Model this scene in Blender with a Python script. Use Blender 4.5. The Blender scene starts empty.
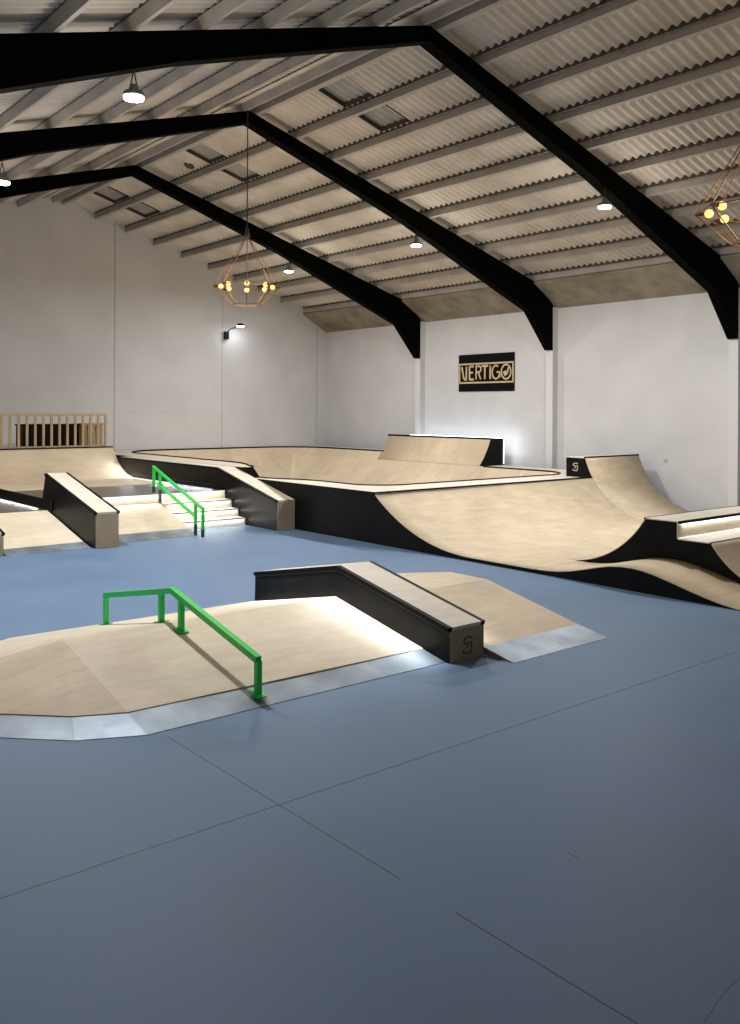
import bpy, bmesh, math
from mathutils import Vector, Matrix
C = bpy.context.scene.collection
PI = math.pi

# ------------------------------------------------------------------ materials
def newmat(name):
    m = bpy.data.materials.new(name); m.use_nodes = True
    nt = m.node_tree; b = nt.nodes['Principled BSDF']
    return m, nt, b
def N(nt, t, **kw):
    n = nt.nodes.new(t)
    for k, v in kw.items():
        if k in n.inputs.keys() if isinstance(k, str) else False: n.inputs[k].default_value = v
        else: setattr(n, k, v)
    return n
def noise_tint(nt, b, c1, c2, scale=(1, 1, 1), nscale=2.0, detail=5, lo=.35, hi=.65, bump=0.0):
    tc = nt.nodes.new('ShaderNodeTexCoord'); mp = nt.nodes.new('ShaderNodeMapping')
    mp.inputs['Scale'].default_value = scale
    nt.links.new(tc.outputs['Object'], mp.inputs['Vector'])
    nz = nt.nodes.new('ShaderNodeTexNoise'); nz.inputs['Scale'].default_value = nscale; nz.inputs['Detail'].default_value = detail
    nt.links.new(mp.outputs['Vector'], nz.inputs['Vector'])
    cr = nt.nodes.new('ShaderNodeValToRGB')
    cr.color_ramp.elements[0].position = lo; cr.color_ramp.elements[1].position = hi
    cr.color_ramp.elements[0].color = (*c1, 1); cr.color_ramp.elements[1].color = (*c2, 1)
    nt.links.new(nz.outputs['Fac'], cr.inputs['Fac'])
    nt.links.new(cr.outputs['Color'], b.inputs['Base Color'])
    if bump:
        bp = nt.nodes.new('ShaderNodeBump'); bp.inputs['Strength'].default_value = bump; bp.inputs['Distance'].default_value = .01
        nt.links.new(nz.outputs['Fac'], bp.inputs['Height']); nt.links.new(bp.outputs['Normal'], b.inputs['Normal'])
    return tc, mp, nz, cr
def plain(name, col, rough=.5, metal=0.0, spec=.5):
    m, nt, b = newmat(name)
    b.inputs['Base Color'].default_value = (*col, 1); b.inputs['Roughness'].default_value = rough
    b.inputs['Metallic'].default_value = metal; b.inputs['Specular IOR Level'].default_value = spec
    return m
def tinted(name, c1, c2, rough=.5, metal=0.0, scale=(1, 1, 1), ns=2.0, detail=5, bump=0.0, spec=.5, lo=.35, hi=.65):
    m, nt, b = newmat(name)
    noise_tint(nt, b, c1, c2, scale, ns, detail, bump=bump, lo=lo, hi=hi)
    b.inputs['Roughness'].default_value = rough; b.inputs['Metallic'].default_value = metal
    b.inputs['Specular IOR Level'].default_value = spec
    return m
def emit(name, col, strength):
    m, nt, b = newmat(name)
    b.inputs['Base Color'].default_value = (*col, 1)
    b.inputs['Emission Color'].default_value = (*col, 1); b.inputs['Emission Strength'].default_value = strength
    return m

def math_node(nt, op, a, b=None, c=None):
    n = nt.nodes.new('ShaderNodeMath'); n.operation = op
    for i, v in enumerate((a, b, c)):
        if v is None: continue
        if isinstance(v, (int, float)): n.inputs[i].default_value = v
        else: nt.links.new(v, n.inputs[i])
    return n.outputs[0]

def wood(name, c1, c2, rough=.42, sheet=(1.22, 2.44), seam=.8, grain=(1.2, 7, 1.2), tint=False):
    """birch ply: fine stretched grain, large soft blotches, faint sheet seams"""
    m, nt, b = newmat(name)
    tc, mp, nz, cr = noise_tint(nt, b, c1, c2, grain, 1.6, 6, .3, .7)
    n2 = nt.nodes.new('ShaderNodeTexNoise'); n2.inputs['Scale'].default_value = 1.1; n2.inputs['Detail'].default_value = 4
    n2.inputs['Roughness'].default_value = .65
    nt.links.new(tc.outputs['Object'], n2.inputs['Vector'])
    mr = nt.nodes.new('ShaderNodeMapRange'); mr.inputs[1].default_value = .3; mr.inputs[2].default_value = .7
    mr.inputs[3].default_value = .84; mr.inputs[4].default_value = 1.06
    nt.links.new(n2.outputs['Fac'], mr.inputs[0])
    n3 = nt.nodes.new('ShaderNodeTexNoise'); n3.inputs['Scale'].default_value = 14; n3.inputs['Detail'].default_value = 3
    nt.links.new(tc.outputs['Object'], n3.inputs['Vector'])
    scuff = math_node(nt, 'GREATER_THAN', n3.outputs['Fac'], .72)
    scuff = math_node(nt, 'MULTIPLY_ADD', scuff, -.18, 1.0)
    f = math_node(nt, 'MULTIPLY', mr.outputs[0], scuff)
    if seam < 1:
        sx = nt.nodes.new('ShaderNodeSeparateXYZ'); nt.links.new(tc.outputs['Object'], sx.inputs[0])
        def line(out, period):
            p = math_node(nt, 'PINGPONG', math_node(nt, 'ADD', out, 100.37), period / 2)
            return math_node(nt, 'LESS_THAN', p, .006)
        mx = math_node(nt, 'MAXIMUM', line(sx.outputs[0], sheet[0]), line(sx.outputs[1], sheet[1]))
        f = math_node(nt, 'MULTIPLY', f, math_node(nt, 'MULTIPLY_ADD', mx, seam - 1, 1.0))
    if tint:
        at = nt.nodes.new('ShaderNodeAttribute'); at.attribute_name = 'tint'
        f = math_node(nt, 'MULTIPLY', f, math_node(nt, 'ADD', at.outputs['Fac'], 1.0))
    mixn = nt.nodes.new('ShaderNodeMix'); mixn.data_type = 'RGBA'; mixn.blend_type = 'MULTIPLY'
    mixn.inputs[0].default_value = 1
    cc = nt.nodes.new('ShaderNodeCombineColor')
    for i in range(3): nt.links.new(f, cc.inputs[i])
    nt.links.new(cr.outputs['Color'], mixn.inputs[6]); nt.links.new(cc.outputs[0], mixn.inputs[7])
    nt.links.new(mixn.outputs[2], b.inputs['Base Color'])
    b.inputs['Roughness'].default_value = max(rough, .58); b.inputs['Specular IOR Level'].default_value = .22
    return m

M = {}
M['wood'] = wood('birch_ply', (.62, .515, .37), (.70, .595, .445), seam=.95)
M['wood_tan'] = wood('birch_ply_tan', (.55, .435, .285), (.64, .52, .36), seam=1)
M['wood_bowl'] = wood('birch_ply_bowl', (.61, .49, .335), (.665, .54, .38), seam=1, tint=True)
M['wood_quarter'] = wood('birch_ply_quarter', (.59, .475, .315), (.68, .565, .395), seam=.9)
M['wood_end'] = wood('ply_end', (.36, .28, .18), (.43, .335, .22), seam=1)
M['wood_pale'] = wood('deck_ply', (.66, .59, .48), (.74, .67, .56), seam=.9)
M['pine'] = tinted('pine_timber', (.36, .25, .145), (.46, .33, .20), .6, scale=(8, 8, 1), ns=2)
M['brown'] = tinted('film_faced_ply', (.060, .043, .032), (.085, .062, .047), .30, ns=3)
M['black'] = tinted('black_panel', (.003, .003, .0035), (.006, .006, .0065), .5, ns=3, spec=.1)
M['gloss'] = tinted('black_laminate', (.003, .0033, .004), (.006, .0065, .0075), .36, ns=4, spec=.12)
M['coping'] = plain('black_steel', (.005, .005, .006), .55, 0.0, .1)
M['frame'] = plain('black_frame_paint', (.0012, .0013, .0013), .8, 0, .03)
M['steel'] = tinted('galvanised_sheet', (.15, .18, .208), (.27, .31, .345), .5, .55, ns=2.5, detail=7)
M['green'] = plain('green_paint', (.02, .66, .09), .35)
M['dark_foot'] = plain('bare_steel_foot', (.05, .055, .05), .5)
M['purlin'] = tinted('grey_purlin_paint', (.34, .315, .29), (.42, .39, .36), .6, ns=1.5)
M['concrete'] = tinted('bare_concrete', (.17, .145, .105), (.29, .255, .20), .85, ns=1.6, detail=8, bump=.1)
M['copper'] = plain('copper_wire', (.14, .06, .02), .4, .5)
M['bulb'] = emit('warm_bulb', (1.0, .52, .13), 2.2)
M['cord'] = plain('dark_cord', (.03, .022, .018), .6)
M['led'] = emit('led_strip', (.86, .92, 1.0), 1.2)
M['led_off'] = plain('led_strip_lip', (.05, .055, .06), .4)
M['led_bright'] = emit('led_strip_back', (.86, .92, 1.0), 5)
M['lens'] = emit('led_lens', (.86, .93, 1.0), 30)
M['gold'] = tinted('gold_sign_paint', (.52, .38, .20), (.62, .47, .27), .45, ns=5)
M['signboard'] = plain('sign_board', (.003, .003, .003), .7, 0, .1)
M['grey'] = plain('grey_plastic', (.35, .36, .38), .5)
M['lampgrey'] = plain('lamp_housing', (.18, .19, .2), .5)
M['logo'] = plain('burnt_logo', (.03, .022, .015), .6)
M['logo_tan'] = plain('tan_logo', (.40, .34, .24), .6)
M['void'] = plain('dark_curb_gap_shade', (.06, .05, .035), .9)  # skylight curbs, and the shade painted into the gaps above the purlins
M['pane'] = tinted('skylight_sheet', (.32, .32, .305), (.40, .40, .385), .7, ns=3)
M['dirt'] = plain('dirt_brown', (.08, .06, .035), .9)

def wall_mat(name, joints=False, axis=1):
    m, nt, b = newmat(name)
    tc, mp, nz, cr = noise_tint(nt, b, (.550, .543, .540), (.605, .597, .592), (1, 1, 1), .8, 5)
    b.inputs['Roughness'].default_value = .75; b.inputs['Specular IOR Level'].default_value = .2
    if joints:
        sx = nt.nodes.new('ShaderNodeSeparateXYZ'); nt.links.new(tc.outputs['Object'], sx.inputs[0])
        f = None
        for ax, pos, w, d in ((0, 11.74, .017, .55), (0, 15.60, .014, .68), (0, 19.60, .02, .75), (2, 2.38, .012, .88)):
            l = math_node(nt, 'LESS_THAN', math_node(nt, 'ABSOLUTE', math_node(nt, 'SUBTRACT', sx.outputs[ax], pos)), w)
            l = math_node(nt, 'MULTIPLY_ADD', l, d - 1, 1.0)
            f = l if f is None else math_node(nt, 'MULTIPLY', f, l)
        mixn = nt.nodes.new('ShaderNodeMix'); mixn.data_type = 'RGBA'; mixn.blend_type = 'MULTIPLY'; mixn.inputs[0].default_value = 1
        cc = nt.nodes.new('ShaderNodeCombineColor')
        for i in range(3): nt.links.new(f, cc.inputs[i])
        nt.links.new(cr.outputs['Color'], mixn.inputs[6]); nt.links.new(cc.outputs[0], mixn.inputs[7])
        nt.links.new(mixn.outputs[2], b.inputs['Base Color'])
    return m
M['wall'] = wall_mat('white_wall'); M['gable'] = wall_mat('white_panel_wall', True)
M['column'] = plain('white_column_paint', (.62, .615, .61), .7, 0, .2)
M['roof'] = tinted('fibre_cement_sheet', (.51, .47, .42), (.63, .59, .535), .85, ns=1.3, detail=8)

def floor_mat():
    m, nt, b = newmat('blue_floor_paint')
    tc, mp, nz, cr = noise_tint(nt, b, (.102, .168, .268), (.126, .200, .310), (1, 1, 1), .9, 8, .3, .7)
    sx = nt.nodes.new('ShaderNodeSeparateXYZ'); nt.links.new(tc.outputs['Object'], sx.inputs[0])
    X, Y = sx.outputs[0], sx.outputs[1]
    wob = nt.nodes.new('ShaderNodeTexNoise'); wob.inputs['Scale'].default_value = 3; nt.links.new(tc.outputs['Object'], wob.inputs['Vector'])
    wv = math_node(nt, 'MULTIPLY_ADD', wob.outputs['Fac'], .012, -.006)
    def near(a, p, w): return math_node(nt, 'LESS_THAN', math_node(nt, 'ABSOLUTE', math_node(nt, 'ADD', math_node(nt, 'SUBTRACT', a, p), wv)), w)
    def between(a, lo, hi): return math_node(nt, 'MULTIPLY', math_node(nt, 'GREATER_THAN', a, lo), math_node(nt, 'LESS_THAN', a, hi))
    l1 = math_node(nt, 'MULTIPLY', near(Y, 4.70, .005), math_node(nt, 'LESS_THAN', X, 8.9))
    l2 = math_node(nt, 'MULTIPLY', near(X, 3.18, .004), between(Y, 3.55, 6.25))
    l3 = math_node(nt, 'MULTIPLY', near(X, 3.18, .004), math_node(nt, 'LESS_THAN', Y, 3.14))
    # short crack lower right
    dline = math_node(nt, 'SUBTRACT', math_node(nt, 'SUBTRACT', Y, 1.93), math_node(nt, 'MULTIPLY', math_node(nt, 'SUBTRACT', X, 3.40), .14))
    l4 = math_node(nt, 'MULTIPLY', math_node(nt, 'LESS_THAN', math_node(nt, 'ABSOLUTE', math_node(nt, 'ADD', dline, math_node(nt, 'MULTIPLY', wv, 6.0))), .0025), between(X, 3.40, 4.2))
    l4 = math_node(nt, 'MULTIPLY', l4, .6)
    s1 = math_node(nt, 'MULTIPLY', math_node(nt, 'MULTIPLY', near(X, 4.10, .004), between(Y, 3.08, 3.17)), .8)
    mx = l1
    for l in (l2, l3, l4, s1): mx = math_node(nt, 'MAXIMUM', mx, l)
    f = math_node(nt, 'MULTIPLY_ADD', mx, -.85, 1.0)
    sc = nt.nodes.new('ShaderNodeTexNoise'); sc.inputs['Scale'].default_value = 22; sc.inputs['Detail'].default_value = 2
    nt.links.new(tc.outputs['Object'], sc.inputs['Vector'])
    sp = math_node(nt, 'MULTIPLY_ADD', math_node(nt, 'GREATER_THAN', sc.outputs['Fac'], .775), -.22, 1.0)
    f = math_node(nt, 'MULTIPLY', f, sp)
    mixn = nt.nodes.new('ShaderNodeMix'); mixn.data_type = 'RGBA'; mixn.blend_type = 'MULTIPLY'; mixn.inputs[0].default_value = 1
    cc = nt.nodes.new('ShaderNodeCombineColor')
    for i in range(3): nt.links.new(f, cc.inputs[i])
    nt.links.new(cr.outputs['Color'], mixn.inputs[6]); nt.links.new(cc.outputs[0], mixn.inputs[7])
    nt.links.new(mixn.outputs[2], b.inputs['Base Color'])
    mr = nt.nodes.new('ShaderNodeMapRange'); mr.inputs[3].default_value = .50; mr.inputs[4].default_value = .62
    nt.links.new(nz.outputs['Fac'], mr.inputs[0]); nt.links.new(mr.outputs[0], b.inputs['Roughness'])
    b.inputs['Specular IOR Level'].default_value = .22
    bp = nt.nodes.new('ShaderNodeBump'); bp.inputs['Strength'].default_value = .08; bp.inputs['Distance'].default_value = .02
    nt.links.new(wob.outputs['Fac'], bp.inputs['Height']); nt.links.new(bp.outputs['Normal'], b.inputs['Normal'])
    return m
M['floor'] = floor_mat()

# ------------------------------------------------------------------ object helpers
def link_mesh(name, bm, mat, parent=None, smooth=False, label=None):
    """bm is in world coordinates; children are shifted into the parent's frame"""
    bmesh.ops.recalc_face_normals(bm, faces=bm.faces)
    me = bpy.data.meshes.new(name)
    base = world_loc(parent) if parent else Vector((0, 0, 0))
    if parent is not None: bm.transform(Matrix.Translation(-base))
    bm.to_mesh(me); bm.free()
    me.materials.append(mat)
    if smooth:
        for p in me.polygons: p.use_smooth = True
    o = bpy.data.objects.new(name, me); C.objects.link(o)
    if parent is not None: o.parent = parent
    if label: o['label'] = label
    return o
def world_loc(o):
    v = Vector(o.location)
    while o.parent: o = o.parent; v = v + Vector(o.location)
    return v
def thing(name, label, cat, loc, group=None):
    o = bpy.data.objects.new(name, None); C.objects.link(o)
    o.location = loc; o.empty_display_size = .2
    o['label'] = label; o['category'] = cat
    if group: o['group'] = group
    return o
def single(name, bm, mat, label, cat, base, group=None, smooth=False):
    bmesh.ops.recalc_face_normals(bm, faces=bm.faces)
    bm.transform(Matrix.Translation(-Vector(base)))
    me = bpy.data.meshes.new(name); bm.to_mesh(me); bm.free(); me.materials.append(mat)
    if smooth:
        for p in me.polygons: p.use_smooth = True
    o = bpy.data.objects.new(name, me); C.objects.link(o); o.location = base
    o['label'] = label; o['category'] = cat
    if group: o['group'] = group
    return o
def struct(name, bm, mat, parent=None, smooth=False):
    o = link_mesh(name, bm, mat, parent, smooth)
    if parent is None: o['kind'] = 'structure'
    return o
def dup(root, loc, label):
    r = root.copy(); C.objects.link(r); r.location = loc; r['label'] = label
    for ch in list(root.children):
        c = ch.copy(); C.objects.link(c); c.parent = r
        for g in list(ch.children):
            d = g.copy(); C.objects.link(d); d.parent = c
    return r

def NB(): return bmesh.new()
def face(bm, pts):
    vs = [bm.verts.new(p) for p in pts]
    return bm.faces.new(vs)
def box(bm, x0, y0, z0, x1, y1, z1):
    v = [bm.verts.new(p) for p in ((x0,y0,z0),(x1,y0,z0),(x1,y1,z0),(x0,y1,z0),(x0,y0,z1),(x1,y0,z1),(x1,y1,z1),(x0,y1,z1))]
    for f in ((0,3,2,1),(4,5,6,7),(0,1,5,4),(1,2,6,5),(2,3,7,6),(3,0,4,7)): bm.faces.new([v[i] for i in f])
    return bm
def prism(bm, prof, a, b, axis='x'):
    """closed 2-D profile extruded: axis x -> profile (y,z); axis y -> profile (x,z); axis z -> profile (x,y)"""
    def P(p, t): return (t, p[0], p[1]) if axis == 'x' else ((p[0], t, p[1]) if axis == 'y' else (p[0], p[1], t))
    A = [bm.verts.new(P(p, a)) for p in prof]; B = [bm.verts.new(P(p, b)) for p in prof]
    n = len(prof)
    bm.faces.new(A[::-1]); bm.faces.new(B)
    for i in range(n): bm.faces.new((A[i], A[(i+1) % n], B[(i+1) % n], B[i]))
    return bm
def off2(pts, d):
    """offset an open 2-D polyline to its left by d with mitres"""
    out = []
    for i, p in enumerate(pts):
        def nrm(a, b):
            v = Vector((b[0]-a[0], b[1]-a[1])); v.normalize(); return Vector((-v.y, v.x))
        if i == 0: n = nrm(pts[0], pts[1]); k = 1
        elif i == len(pts)-1: n = nrm(pts[-2], pts[-1]); k = 1
        else:
            n1 = nrm(pts[i-1], p); n2 = nrm(p, pts[i+1]); n = (n1+n2).normalized(); k = 1/max(.3, n.dot(n1))
        out.append((p[0]+n.x*d*k, p[1]+n.y*d*k))
    return out
def slab(bm, pts, t, a, b, axis='x', side=1):
    """a sheet of thickness t along a 2-D polyline, extruded from a to b as quads"""
    up = off2(pts, t*side)
    def P(p, s): return (s, p[0], p[1]) if axis == 'x' else ((p[0], s, p[1]) if axis == 'y' else (p[0], p[1], s))
    L = []
    for p, q in zip(pts, up):
        L.append([bm.verts.new(P(p, a)), bm.verts.new(P(q, a)), bm.verts.new(P(q, b)), bm.verts.new(P(p, b))])
    for i in range(len(L)-1):
        for k in range(4):
            bm.faces.new((L[i][k], L[i][(k+1) % 4], L[i+1][(k+1) % 4], L[i+1][k]))
    bm.faces.new(L[0]); bm.faces.new(L[-1][::-1])
    return bm
def tube(bm, pts, r, seg=8, closed=False):
    pts = [Vector(p) for p in pts]; n = len(pts); rings = []
    prev = None
    for i, p in enumerate(pts):
        if closed: t = (pts[(i+1) % n]-pts[i-1]).normalized()
        elif i == 0: t = (pts[1]-pts[0]).normalized()
        elif i == n-1: t = (pts[-1]-pts[-2]).normalized()
        else: t = ((pts[i+1]-p).normalized()+(p-pts[i-1]).normalized()).normalized()
        ref = Vector((0, 0, 1)) if abs(t.z) < .9 else Vector((1, 0, 0))
        u = t.cross(ref).normalized(); v = t.cross(u).normalized()
        if prev is not None and u.dot(prev) < 0 and abs(t.z) >= .9: u = -u; v = -v
        prev = u
        rings.append([bm.verts.new(p+(u*math.cos(2*PI*k/seg)+v*math.sin(2*PI*k/seg))*r) for k in range(seg)])
    m = n if closed else n-1
    for i in range(m):
        a, b = rings[i], rings[(i+1) % n]
        for k in range(seg): bm.faces.new((a[k], a[(k+1) % seg], b[(k+1) % seg], b[k]))
    if not closed: bm.faces.new(rings[0][::-1]); bm.faces.new(rings[-1])
    return bm
def lathe(bm, prof, c, seg=20):
    """profile (r,z) revolved about the vertical through c"""
    rings = []
    for r, z in prof:
        if r < 1e-5: rings.append([bm.verts.new((c[0], c[1], c[2]+z))])
        else: rings.append([bm.verts.new((c[0]+r*math.cos(2*PI*k/seg), c[1]+r*math.sin(2*PI*k/seg), c[2]+z)) for k in range(seg)])
    for a, b in zip(rings[:-1], rings[1:]):
        for k in range(seg):
            k2 = (k+1) % seg
            if len(a) == 1 and len(b) == 1: continue
            if len(a) == 1: bm.faces.new((a[0], b[k], b[k2]))
            elif len(b) == 1: bm.faces.new((a[k], b[0], a[k2]))
            else: bm.faces.new((a[k], b[k], b[k2], a[k2]))
    return bm
def strokes(bm, lines, w, o, u, v, n, t=.006):
    """mitred flat ribbons on the plane o + a*u + b*v, standing t proud along n"""
    o, u, v, n = Vector(o), Vector(u), Vector(v), Vector(n)
    for li, pts in enumerate(lines):
        closed = (Vector(pts[0])-Vector(pts[-1])).length < 1e-4
        q = [pts[-2]]+list(pts)+[pts[1]] if closed else list(pts)
        A, B = off2(q, w/2), off2(q, -w/2)
        if closed: A, B = A[1:-1], B[1:-1]
        tt = t+.0008*li
        P = [[bm.verts.new(o+u*c[0]+v*c[1]+n*h) for c in row] for row, h in ((A, 0), (B, 0), (B, tt), (A, tt))]
        m = len(A)
        for k in range(m-1):
            for e in range(4):
                f = (e+1) % 4
                bm.faces.new((P[e][k], P[f][k], P[f][k+1], P[e][k+1]))
        if not closed:
            bm.faces.new([P[e][0] for e in range(4)]); bm.faces.new([P[e][-1] for e in range(4)][::-1])
    return bm
LOGO = [[(.95, .86), (.90, 1.0), (.45, .98), (.12, .92), (.05, .76), (.50, .50), (.48, .30)],
        [(.52, .62), (.88, .66), (1.0, .52), (.92, .10), (.78, .0), (.25, .02), (.02, .10), (.04, .24)]]
def logo_lines(s): return [[(p[0]*s*.78, p[1]*s) for p in l] for l in LOGO]

# ------------------------------------------------------------------ lamps
def area(name, loc, target, sx, sy, power, col=(.9, .95, 1), xdir=None, shape='RECTANGLE', spread=180):
    L = bpy.data.lights.new(name, 'AREA'); L.shape = shape; L.size = sx; L.size_y = sy; L.energy = power; L.color = col
    L.spread = math.radians(spread)
    o = bpy.data.objects.new(name, L); C.objects.link(o)
    z = (Vector(loc)-Vector(target)).normalized()
    x = Vector(xdir) if xdir else (Vector((1, 0, 0)) if abs(z.x) < .9 else Vector((0, 1, 0)))
    x = (x-z*x.dot(z)).normalized(); y = z.cross(x)
    o.matrix_world = Matrix(((x.x, y.x, z.x, loc[0]), (x.y, y.y, z.y, loc[1]), (x.z, y.z, z.z, loc[2]), (0, 0, 0, 1)))
    return o
def point(name, loc, power, col, r=.1):
    L = bpy.data.lights.new(name, 'POINT'); L.energy = power; L.color = col; L.shadow_soft_size = r
    o = bpy.data.objects.new(name, L); C.objects.link(o); o.location = loc
    return o

# ------------------------------------------------------------------ room
XR, XL, YG, YB = 20.02, -2.0, 26.65, -5.0
RX, SL = 9.91, .2934
def rz(x, z0=8.70): return z0-SL*abs(x-RX)
F1, F2, F3 = 10.45, 15.85, 21.25

struct('floor', box(NB(), XL-.2, YB-.2, -.2, XR+.3, YG+.3, 0), M['floor'])
struct('wall_right', box(NB(), XR, YB-.2, 0, XR+.25, YG+.25, 6.0), M['wall'])
struct('wall_left', box(NB(), XL-.25, YB-.2, 0, XL, YG+.25, 5.2), M['wall'])
gp = [(XL, 0), (XR, 0), (XR, rz(XR)+.22), (RX, 8.92), (XL, rz(XL)+.22)]
struct('wall_back', prism(NB(), gp, YG, YG+.25, 'y'), M['gable'])
struct('wall_front', prism(NB(), gp, YB-.25, YB, 'y'), M['wall'])

# corrugated fibre-cement roof with skylight openings
SKY = [(10.33, 11.04, 13.20, 14.10), (11.33, 12.01, 13.24, 14.11), (10.33, 11.04, 18.68, 19.50), (11.35, 12.01, 18.68, 19.54),
       (10.36, 11.04, 24.10, 25.10), (11.35, 12.01, 24.10, 25.10)]
AMP, PIT = .032, .177
SHEET = 8.925
def ceiling():
    bm = NB()
    ny = int((YG-YB)/PIT*6); ys = [YB+(YG-YB)*i/ny for i in range(ny+1)]
    xb = sorted(set([RX+.0, 10.33, 10.36, 11.04, 11.33, 11.35, 12.01] + [11.07+.985*k+.06 for k in range(10) if 11.07+.985*k+.06 > 12.05 and 11.07+.985*k < XR-.4] + [XR+.05]))
    for side in (1, -1):
        xs = xb if side == 1 else [RX, 8.75, 7.77, 6.8, 5.8, 4.8, 3.8, 2.8, 1.8, .8, -.2, XL-.2]
        grid = []
        for x in xs:
            grid.append([bm.verts.new((x, y, rz(x, SHEET)+AMP*math.cos(2*PI*y/PIT))) for y in ys])
        for i in range(len(xs)-1):
            xm = (xs[i]+xs[i+1])/2
            for j in range(ny):
                ym = (ys[j]+ys[j+1])/2
                if side == 1 and any(a-1e-4 < xm < b+1e-4 and c < ym < d for a, b, c, d in SKY): continue
                bm.faces.new((grid[i][j], grid[i+1][j], grid[i+1][j+1], grid[i][j+1]))
    return bm
struct('ceiling', ceiling(), M['roof'], smooth=True)
for k, (x0, x1, y0, y1) in enumerate(SKY):
    bm = NB(); n = 36
    xs = (x0-.25, x1+.25)
    rows = [[bm.verts.new((x, y0-.15+(y1-y0+.3)*j/n, rz(x, SHEET+.085)+.03*math.cos(2*PI*(j/n)*6))) for j in range(n+1)] for x in xs]
    for j in range(n): bm.faces.new((rows[0][j], rows[1][j], rows[1][j+1], rows[0][j+1]))
    w = struct('window_%d' % (k+1), bm, M['pane'], smooth=True)
    bm = NB()
    for a, b in (((x0, y0), (x0, y1)), ((x0, y1), (x1, y1)), ((x1, y1), (x1, y0)), ((x1, y0), (x0, y0))):
        face(bm, [(a[0], a[1], rz(a[0], SHEET-.03)), (b[0], b[1], rz(b[0], SHEET-.03)), (b[0], b[1], rz(b[0], SHEET+.07)), (a[0], a[1], rz(a[0], SHEET+.07))])
    link_mesh('window_curb', bm, M['void'], w)

# concrete gutter beam along the right wall, lower roof edge
struct('trim_1', prism(NB(), [(XR-.002, 5.38), (18.98, 5.98), (18.98, 6.02), (XR-.002, 6.02)], YB, YG-.002, 'y'), M['concrete'])
# ridge cap strip under the sheets
struct('trim_2', prism(NB(), [(RX-.42, rz(RX-.42, 8.87)), (RX, 8.87), (RX+.42, rz(RX+.42, 8.87)), (RX+.42, rz(RX+.42, 8.88)), (RX, 8.88), (RX-.42, rz(RX-.42, 8.88))], YB, YG-.002, 'y'), M['roof'])

# portal frames
def portal_frame():
    t = thing('portal_frame', '', 'roof frame', (RX, F1, 0), 'black portal frames across the hall')
    for s in (1, -1):
        pr = [(RX, 8.70), (19.25, 5.96), (19.80, 5.45), (19.80, 4.20), (19.73, 4.20), (18.83, 5.23), (14.35, 6.99), (RX, 8.45)]
        pr = [(RX+s*(x-RX), z) for x, z in pr]
        link_mesh('rafter', prism(NB(), pr, F1, F1+.24, 'y'), M['frame'], t)
    link_mesh('column', box(NB(), 19.802, F1+.004, .001, XR-.003, F1+.236, 5.40), M['column'], t, label='white painted column')
    return t
pf = portal_frame()
pf['label'] = 'nearest black portal frame, spanning the top of the picture over the green rail'
dup(pf, (RX, F2, 0), 'middle black portal frame, its knee to the right of the black and gold wall sign')
dup(pf, (RX, F3, 0), 'farthest black portal frame, its knee to the left of the black and gold wall sign')

# purlins: lipped channel
def purlin(x, label, s):
    o = None
    zb = rz(x, 8.705); h, w, th = .165, .075, .012
    prof = [(0, 0), (w, 0), (w, .03), (w-th, .03), (w-th, th), (th, th), (th, h-th), (w-th, h-th), (w-th, h-.03), (w, h-.03), (w, h), (0, h)]
    ang = -math.atan(SL)*s
    ca, sa = math.cos(ang), math.sin(ang)
    pr = []
    for a, b in prof:
        pr.append((x+a*ca-b*sa, zb+a*sa+b*ca))
    o = single('roof_purlin', prism(NB(), pr, YB+.002, YG-.002, 'y'), M['purlin'], label, 'purlin', (x, 10, zb), 'steel purlins under the roof sheets')
    # dark strip added as the shade between the purlin and the corrugations
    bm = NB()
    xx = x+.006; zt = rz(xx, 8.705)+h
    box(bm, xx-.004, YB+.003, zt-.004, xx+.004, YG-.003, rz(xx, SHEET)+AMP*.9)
    link_mesh('gap_shade_strip', bm, M['void'], o, label='dark strip standing in for the shaded gap under the corrugations')
ORD = ['first', 'second', 'third', 'fourth', 'fifth', 'sixth', 'seventh', 'eighth', 'ninth', 'tenth']
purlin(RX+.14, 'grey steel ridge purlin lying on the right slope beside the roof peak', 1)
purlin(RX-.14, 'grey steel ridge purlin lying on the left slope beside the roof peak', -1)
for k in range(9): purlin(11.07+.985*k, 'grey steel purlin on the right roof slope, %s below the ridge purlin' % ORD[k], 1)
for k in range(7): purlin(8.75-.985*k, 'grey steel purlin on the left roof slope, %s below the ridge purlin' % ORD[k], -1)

# roof vents: dark round patches on the sheets
def vent(x, y, label):
    bm = lathe(NB(), [(0, .0), (.07, .0), (.10, -.02), (.13, .0), (.13, .05), (0, .05)], (0, 0, 0), 16)
    bm.transform(Matrix.Translation((x, y, rz(x, SHEET)-.045)) @ Matrix.Rotation(math.atan(SL), 4, 'Y'))
    single('roof_vent', bm, M['dirt'], label, 'vent', (x, y, rz(x, SHEET)-.045), 'round vents in the roof sheets')
vent(10.84, 20.18, 'small dark round vent in the roof near the skylights over the hanging lamp')
vent(10.80, 10.85, 'small brown round vent in the roof just beside the nearest frame peak')

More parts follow.
